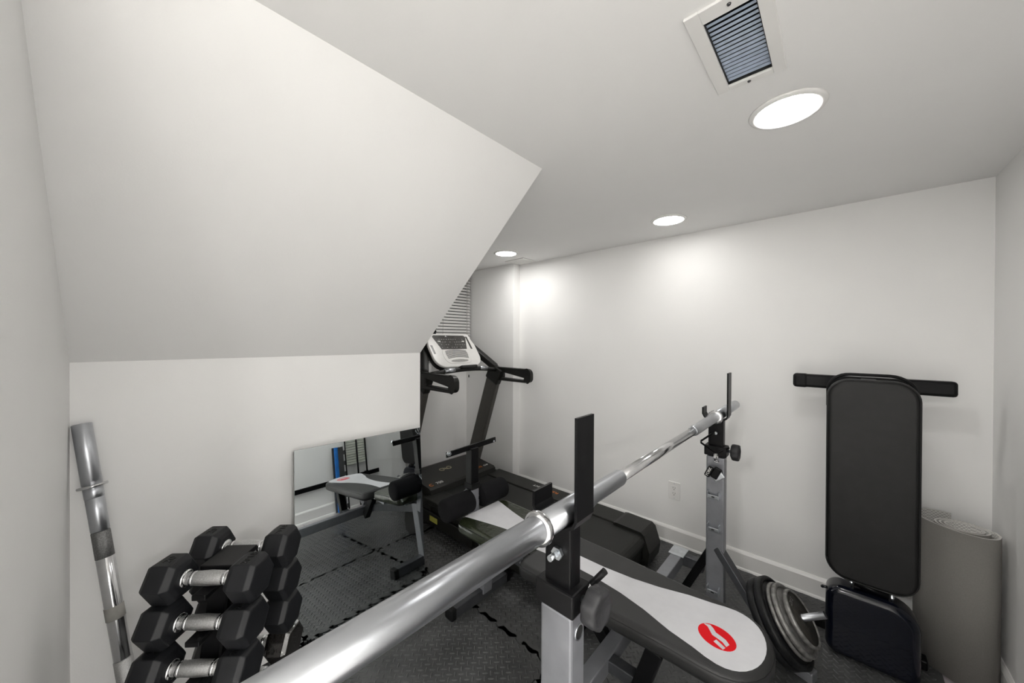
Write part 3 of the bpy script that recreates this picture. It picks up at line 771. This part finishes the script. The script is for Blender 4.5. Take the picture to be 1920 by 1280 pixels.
# ------------------------------------------------------------------ barbell leaning in the left corner
b0, b1 = V((-1.462, .035, .012)), V((-1.676, -.093, 1.040))
ax = (b1-b0).normalized(); LN = (b1-b0).length
lb = thing('leaning_barbell', b0, 'worn chrome bar leaning upright in the corner of the low wall', 'barbell')
def seg_(h0, h1, r, name, mt):
    rr = r
    return MB().lathe([(0, 0), (rr-.002, 0), (rr, .002), (rr, (h1-h0)-.002), (rr-.002, h1-h0), (0, h1-h0)], b0+ax*h0, ax, 32).build(name, mt, lb)
seg_(0, .36, .0205, 'lower_shaft', 'knurl')
seg_(.36, .66, .0195, 'shaft', 'chrome')
seg_(.655, .735, .0200, 'knurled_grip', 'knurl_dark')
seg_(.735, .835, .0200, 'upper_shaft', 'chrome_worn')
seg_(.833, .866, .0208, 'sleeve_base', 'chrome_worn')
MB().lathe([(.020, 0), (.031, .001), (.0325, .004), (.031, .008), (.020, .009)], b0+ax*.865, ax, 32).build('collar_ring', 'chrome', lb)
seg_(.873, LN, .0215, 'sleeve', 'chrome_worn')
seg_(.475, .515, .0207, 'tape_band', 'backing')

# ------------------------------------------------------------------ dumbbell tower
DA = V((.70, .714, 0)).normalized()          # dumbbell axis direction
DF = V((-.714, .70, 0)).normalized()         # away from the camera
dc = V((-1.088, .170, 0))
rk = thing('dumbbell_rack', dc, 'black steel A-frame rack holding hex dumbbells', 'rack')
RZ = Matrix((DA, DF, V((0, 0, 1)))).transposed()
def rl(a, f, z): return dc+DA*a+DF*f+V((0, 0, z))
mb = MB()
pl_out = [(-.105, .0), (.105, .0), (.030, .795), (-.030, .795)]
MB().prism([(-.165, .03), (-.150, .03), (-.022, .76), (-.030, .76)], rl(-.02, 0, 0), DF, (0, 0, 1), .04).build('side_rail', 'black_steel', rk)
MB().prism([(.040, .03), (.055, .03), (.030, .76), (.022, .76)], rl(-.02, 0, 0), DF, (0, 0, 1), .04).build('side_rail', 'black_steel', rk)
MB().box(rl(0, 0, .766), (.075, .085, .012), RZ, bev=.002).build('top_plate', 'black_steel', rk)
MB().box(rl(0, 0, .395), (.030, .030, .73), RZ, bev=.002).build('centre_post', 'black_steel', rk)
for s in (-1, 1):
    MB().box(rl(0, .135*s, .018), (.40, .05, .036), RZ, bev=.004).build('foot', 'black_steel', rk)
MB().box(rl(0, 0, .018), (.05, .30, .036), RZ, bev=.004).build('foot_spine', 'black_steel', rk)
SP = .0872
def fpos(i): return rl(0, -.0605-.017*i, .756-SP*i)
def bpos(i): return rl(0, .0605+.004*i, .756-SP*i)
for i in range(5):
    for p in (fpos(i), bpos(i)):
        c = p-V((0, 0, .0236))
        MB().box(c, (.030, .066, .012), RZ, bev=.002).build('cradle', 'black_steel', rk)
# one dumbbell, built at the origin with its axis along X
def hexring(r, x, twist=pi/6): return [(x, r*math.cos(twist+pi/3*k), r*math.sin(twist+pi/3*k)) for k in range(6)]
def make_dumbbell():
    t = thing('hex_dumbbell', (0, 0, 0), 'x', 'dumbbell', 'dumbbells on the rack')
    for s in (-1, 1):
        mb = MB(); rings = []
        for x, r in ((.054, .030), (.057, .041), (.069, .0500), (.105, .0500), (.115, .043), (.116, .038)):
            rings.append([mb.bm.verts.new((s*a, b_, c)) for a, b_, c in hexring(r, x, 0 if False else pi/6*0+pi/6)])
        for A, B in zip(rings[:-1], rings[1:]):
            for i in range(6): mb._f([A[i], A[(i+1) % 6], B[(i+1) % 6], B[i]])
        mb._f(rings[0][::-1]); mb._f(rings[-1])
        bmesh.ops.rotate(mb.bm, cent=(0, 0, 0), matrix=Matrix.Rotation(pi/6, 3, 'X'), verts=mb.bm.verts[:])
        bmesh.ops.bevel(mb.bm, geom=mb.bm.edges[:], offset=.0016, segments=2, profile=.5, affect='EDGES')
        h = mb.build('head', 'rubber_hex', t)
        rz = .0500*math.cos(pi/6)
        lettering('20 LB' if s > 0 else '20', .024 if s < 0 else .019, (s*.087, 0, rz+.0002), (0, 1, 0), (-1, 0, 0), 'rubber_letter', h, .0009)
        MB().lathe([(.012, 0), (.0175, .001), (.0190, .004), (.0175, .007), (.012, .008)], (s*.052-.004*1, 0, 0), (1, 0, 0), 24).build('ring', 'chrome', t)
    hd_ = MB().lathe([(0, -.056), (.0130, -.056), (.0130, -.042), (.0143, -.030), (.0158, 0), (.0143, .030), (.0130, .042), (.0130, .056), (0, .056)], (0, 0, 0), (1, 0, 0), 28).build('handle', 'knurl', t)
    for s in (-1, 1):
        MB().lathe([(.0135, -.004), (.0148, -.003), (.0148, .003), (.0135, .004)], (s*.035, 0, 0), (1, 0, 0), 28).build('handle_band', 'chrome', hd_)
    return t
proto = make_dumbbell()
ordn = ['topmost', 'second from top', 'third from top', 'fourth from top', 'fifth from top']
first = True
for side, fn, num in (('doorway', fpos, 4), ('mirror', bpos, 5)):
    for i in range(num):
        o = proto if first else copy_tree(proto); first = False
        tw = (random.random()-.5)*.05
        xa = (rotz(tw) @ DA); ya = V((0, 0, 1)).cross(xa)
        roll = 0.0
        c = fn(i)
        o.matrix_basis = Matrix(((xa.x, ya.x, 0, c.x), (xa.y, ya.y, 0, c.y), (0, 0, 1, c.z), (0, 0, 0, 1)))
        o['label'] = 'black hex dumbbell, %s on the rack side facing the %s' % (ordn[i], side)
        if side == 'mirror' and i == 3:
            o['label'] = 'hex dumbbell wrapped in shiny black plastic, on the rack side facing the mirror'
            for ch in [k for k in bpy.data.objects if k.parent == o and k.name.startswith('head')]:
                ch.data = ch.data.copy(); ch.data.materials[0] = M['wrap_gloss']

# ------------------------------------------------------------------ treadmill
tm = thing('treadmill', (-1.6, 1.78, 0), 'black treadmill with grey uprights and a white console facing the window', 'treadmill')
TY0, TY1, DZt = 1.405, 2.160, .195
BYA, BYB = 1.565, 2.005
MB().box(((-2.15-.80)/2, (TY0+TY1)/2, .105), (1.34, TY1-TY0-.02, .13), bev=.012).build('deck', 'treadmill_black', tm)
for (a, b_) in ((TY0, BYA), (BYB, TY1)):
    MB().box(((-2.12-.86)/2, (a+b_)/2, DZt-.018), (1.27, b_-a, .036), bev=.006).build('foot_rail', 'treadmill_grain', tm)
mb = MB()
x0, x1, zt2, zb = -2.15, -.835, DZt-.008, DZt-.095
prof = [(x0, zt2)]+[(x1+.044*math.sin(t*pi/10), (zt2+zb)/2+.0435*math.cos(t*pi/10)) for t in range(11)]+[(x0, zb)]
mb.prism(prof[::-1], (0, BYB-.004, 0), (1, 0, 0), (0, 0, 1), BYB-BYA-.008, smooth=False)
mb.build('running_belt', 'belt', tm)
for (a, b_) in ((TY0+.005, BYA+.02), (BYB-.02, TY1-.005)):
    ecp = [(-.985, DZt-.03), (-.985, DZt+.006), (-.965, DZt+.010), (-.815, DZt+.006), (-.795, DZt-.01), (-.765, DZt-.10), (-.775, .028), (-.84, .004), (-.90, .02), (-.90, DZt-.05)]
    MB().prism(ecp[::-1], (0, b_, 0), (1, 0, 0), (0, 0, 1), b_-a).build('end_cap', 'treadmill_black', tm)
# motor hood
hp = [(-2.585, .03), (-2.10, .03), (-2.10, .19), (-2.108, .228), (-2.125, .238), (-2.43, .272), (-2.53, .235), (-2.585, .12)]
hood = MB().prism(hp, (0, TY1-.065, 0), (1, 0, 0), (0, 0, 1), TY1-.065-(TY0+.045)).build('motor_hood', 'treadmill_black', tm)
MB().box((-2.30, (TY0+TY1)/2, .10), (.50, TY1-TY0, .17), bev=.02, seg=3).build('base_shell', 'treadmill_grain', tm)
MB().box((-1.95, TY0-.004, .085), (.7, .02, .08), bev=.006).build('side_skirt', 'treadmill_black', tm)
hs = V((-.305, 0, .034)).normalized()        # up the hood slope
def hpt(x, y): return V((x, y, .238+(-2.125-x)*(.034/.305)+.0007))
lettering('C', .045, hpt(-2.155, 1.490), (0, 1, 0), hs, 'ink_orange', hood, .0004)
lettering('700', .040, hpt(-2.155, 1.565), (0, 1, 0), hs, 'ink_white', hood, .0004)
lettering('2.75', .030, hpt(-2.170, 1.975), (0, 1, 0), hs, 'ink_orange', hood, .0004)
lettering('CHP', .026, hpt(-2.170, 2.045), (0, 1, 0), hs, 'ink_white', hood, .0004)
# hood emblem: two loops with a zigzag
mb = MB()
ec = hpt(-2.315, 1.735)
for s in (-1, 1):
    mb.tube(ringpts(ec+V((0, .034*s, 0)), (0, 1, 0), hs, .019, 20), .0028, 6)
mb.tube([ec+V((0, -.014, 0))+hs*.018, ec+V((0, .0, 0))-hs*.012, ec+hs*.012, ec+V((0, .014, 0))-hs*.018], .0028, 6)
mb.build('emblem', 'ink_gold', hood)
# lettering on the far rail, read from the wall side
lettering('FLEX', .034, (-1.500, 2.094, DZt+.0006), (-1, 0, 0), (0, -1, 0), 'ink_orange', tm, .0004)
lettering('SELECT', .030, (-1.640, 2.094, DZt+.0006), (-1, 0, 0), (0, -1, 0), 'ink_white', tm, .0004)
MB().box((-1.985, TY0-.0148, .088), (.085, .0012, .035)).build('warning_label', 'ink_yellow', tm)
# uprights
for y, nm in ((TY0+.02, 'L'), (TY1-.02, 'R')):
    MB().beam((-2.475, y, .10), (-2.165, y, 1.00), .045, .135, up=(1, 0, 0), bev=.008).build('upright', 'treadmill_grey', tm)
    MB().beam((-2.19, y, .945), (-2.125, y, 1.07), .058, .150, up=(1, 0, 0), bev=.012).build('upright_cap', 'treadmill_black', tm)
# handrails: closed loops
def handrail(y):
    o = rrect(-2.17, .958, -1.765, 1.068, [.01, .035, .045, .01], 6)
    hole = [(-2.085, .980), (-1.835, .976), (-1.828, .994), (-2.085, 1.030)]
    mb = MB(); w = .048
    ring = []
    # outer loop and inner loop bridged into a slab
    no = len(o); nh = 4
    for side in (0, 1):
        yy = y-w/2 if side == 0 else y+w/2
        ring.append(([mb.bm.verts.new((a, yy, b_)) for a, b_ in o], [mb.bm.verts.new((a, yy, b_)) for a, b_ in hole]))
    for k in range(2):
        O_, H_ = ring[k]
        e = []
        for S in (O_, H_):
            for i in range(len(S)):
                e.append(mb.bm.edges.get((S[i], S[(i+1) % len(S)])) or mb.bm.edges.new((S[i], S[(i+1) % len(S)])))
        bmesh.ops.triangle_fill(mb.bm, use_beauty=True, use_dissolve=False, edges=e)
    for S0, S1 in ((ring[0][0], ring[1][0]), (ring[0][1], ring[1][1])):
        for i in range(len(S0)): mb._f([S0[i], S0[(i+1) % len(S0)], S1[(i+1) % len(S0)], S1[i]])
    bmesh.ops.remove_doubles(mb.bm, verts=mb.bm.verts[:], dist=1e-5)
    es = [e for e in mb.bm.edges if len(e.link_faces) == 2 and e.calc_face_angle(0) > 1.0]
    bmesh.ops.bevel(mb.bm, geom=es, offset=.008, segments=3, profile=.5, affect='EDGES')
    return mb.build('handrail', 'treadmill_black', tm)
handrail(TY0+.005); handrail(TY1-.005)
# crossbar with pulse grips
cp = []
for k in range(17):
    t = -1+2*k/16
    cp.append((-2.06+.045*t*t*-1.0-.03, 1.775+.335*t, 1.045+.028*(1-t*t)))
cb = MB().tube(cp, .017, 12).build('pulse_bar', 'treadmill_black', tm)
for i0, i1 in ((3, 5), (11, 13)):
    MB().tube([V(cp[i])+V((.003, 0, .004)) for i in range(i0, i1+1)], .0175, 12).build('pulse_grip', 'chrome_worn', cb)
MB().box((-2.085, 1.775, 1.088), (.05, .16, .026), Matrix.Rotation(math.radians(-20), 3, 'Y'), bev=.008).build('safety_key_housing', 'treadmill_black', cb)
# side arms rising to the console
for y, ys_ in ((TY0+.02, 1), (TY1-.02, -1)):
    MB().beam((-2.15, y, 1.06), (-2.335, y+ys_*.115, 1.235), .05, .06, up=(1, 0, .5), bev=.012).build('console_arm', 'treadmill_black', tm)
# console
cv = V((-.19, 0, .255)).normalized(); cu_ = V((0, 1, 0)); cn = cu_.cross(cv)
c0 = V((-2.135, 1.755, 1.085))
def cpt(u, v, n_=0.0): return c0+cu_*u+cv*v+cn*n_
co = [(-.205, .318), (-.232, .20), (-.232, .10)]
co += [(-.232+.10*(1-math.cos(pi/2*k/7)), .10-.098*math.sin(pi/2*k/7)) for k in range(1, 8)]
co += [(.232-.10*(1-math.sin(pi/2*k/7)), .002+.098*(1-math.cos(pi/2*k/7))) for k in range(0, 8)]
co += [(.232, .20), (.205, .318)]
MB().pad(inset(co, .006), cpt(0, 0, -.062), cu_, cv, .06, .02, 4).build('console_back', 'treadmill_black', tm)
cpn = MB().pad(co, cpt(0, 0, -.012), cu_, cv, .022, .008, 4).build('console_panel', 'console_white', tm)
dsp = MB().prism([(-.125, .165), (.125, .165), (.165, .285), (.150, .300), (-.150, .300), (-.165, .285)], cpt(0, 0, .0095), cu_, cv, .0016).build('display', 'display', cpn)
for r_ in range(4):
    mb = MB()
    for c_ in range(11):
        if random.random() < .2: continue
        w = .007+.006*random.random()
        uu = -.115+.023*c_
        mb.prism([(uu, .180+.026*r_), (uu+w, .180+.026*r_), (uu+w, .184+.026*r_), (uu, .184+.026*r_)], cpt(0, 0, .0111), cu_, cv, .0008)
    mb.build('key_row', 'console_grey', dsp)
for uu in (-.130, .108):
    MB().prism([(uu, .238), (uu+.024, .238), (uu+.024, .245), (uu, .245)], cpt(0, 0, .0111), cu_, cv, .0010).build('indicator', 'ink_white', dsp)
MB().prism([(-.01, .283), (0, .289), (.01, .283), (0, .296)], cpt(-.035, 0, .0111), cu_, cv, .001).build('emblem', 'ink_white', dsp)
for (ua, ub, va, vb) in ((.168, .186, .165, .290), (-.212, -.194, .125, .205)):
    MB().prism([(ua, va), (ub, va), (ub-.002, vb), (ua-.002, vb)], cpt(0, 0, .0095), cu_, cv, .0012).build('side_keys', 'display', cpn)
inner = MB().pad(rrect(-.135, .030, .135, .160, [.06, .06, .03, .03], 6), cpt(0, 0, .006), cu_, cv, .0065, .003, 2).build('fan_bezel', 'console_white', cpn)
for k in range(8):
    v0 = .076+.0095*k
    hwk = .108-.0018*abs(k-4)
    pts_lo = [(-hwk+2*hwk*i/10, v0+.012*math.sin(pi*i/10)) for i in range(11)]
    pts_hi = [(a, b_+.0048) for a, b_ in pts_lo]
    mb = MB()
    for i in range(10):
        mb.prism([pts_lo[i], pts_lo[i+1], pts_hi[i+1], pts_hi[i]], cpt(0, 0, .0124), cu_, cv, .0008)
    mb.build('vent_slot', 'slot_dark', inner)
MB().prism([(.085*math.cos(2*pi*k/24), .054+.013*math.sin(2*pi*k/24)) for k in range(24)], cpt(0, 0, .0124), cu_, cv, .0009).build('keypad', 'console_grey', inner)

# ------------------------------------------------------------------ things along the right wall, seen only in the mirror
def border_strip(y, x, mt, label, h=.61):
    q = []
    for k in range(6):
        z = k*h/6
        q += [(.045, z), (.045, z+h/24), (.060, z+h/24-.004), (.060, z+h/12+.012), (.045, z+h/12+.008)]
    out = [(0, 0)]+q+[(.045, h), (0, h)]
    t = MB().prism(out[::-1] if False else out, (x, y, .0), (0, 1, 0), (0, 0, 1), .012).build('foam_border_strip', mt)
    t.location = (0, 0, 0)
    tag(t, label, 'foam strip')
    return t
border_strip(1.36, .425, 'foam_black', 'black foam mat border strip standing behind the blue one against the right wall')
border_strip(1.375, .405, 'foam_blue', 'bright blue foam mat border strip standing against the right wall')
border_strip(1.405, .388, 'foam_black', 'black toothed foam mat border strip standing before the blue one against the right wall')
rl_ = thing('wall_rail', (XR-.03, 1.2, .27), 'black steel rail fixed low along the right wall', 'rail')
MB().box((XR-.022, 1.28, .285), (.016, 1.10, .042), bev=.004).build('rail_bar', 'black_steel', rl_)
for y in (.80, 1.70):
    MB().box((XR-.008, y, .285), (.016, .04, .05), bev=.003).build('rail_bracket', 'black_steel', rl_)
gr = thing('wire_stand', (.43, 1.60, 0), 'narrow black metal stand with a pale ribbed plastic panel beside the right wall', 'stand')
for y in (1.60, 1.69):
    MB().cyl((.425, y, 0), (.425, y, .80), .008, n=12).build('post', 'black_steel', gr)
MB().cyl((.425, 1.485, .745), (.425, 1.70, .745), .008, n=12).build('top_bar', 'black_steel', gr)
MB().cyl((.425, 1.485, .0), (.425, 1.485, .75), .006, n=12).build('post', 'black_steel', gr)
for k in range(13):
    MB().box((.440, 1.59, .42+k*.0245), (.012, .205, .0225), Matrix.Rotation(.12, 3, 'Y'), bev=.004).build('panel_rib', 'sheet_plastic', gr)
# unseen fill lights added on the ceiling of the room behind
for (x, y, lb_) in ((-.20, -1.25, 'round fill light added out of view behind the low wall in the larger room'), (1.55, -1.2, 'round fill light added out of view in the far corner of the larger room'), (1.75, .05, 'round fill light added out of view just beyond the right wall in the larger room')):
    hl = thing('fill_light', (x, y, ZC), lb_, 'ceiling light', 'added fill lights of the larger room')
    MB().lathe([(0, -.035), (.10, -.030), (.14, -.018), (.15, 0), (0, 0)], (x, y, ZC), (0, 0, 1), 40).build('diffuser', 'fill_lens', hl)
    MB().lathe([(.15, 0), (.16, -.004), (.16, -.014), (.15, -.016)], (x, y, ZC), (0, 0, 1), 40).build('rim', 'trim_white', hl)
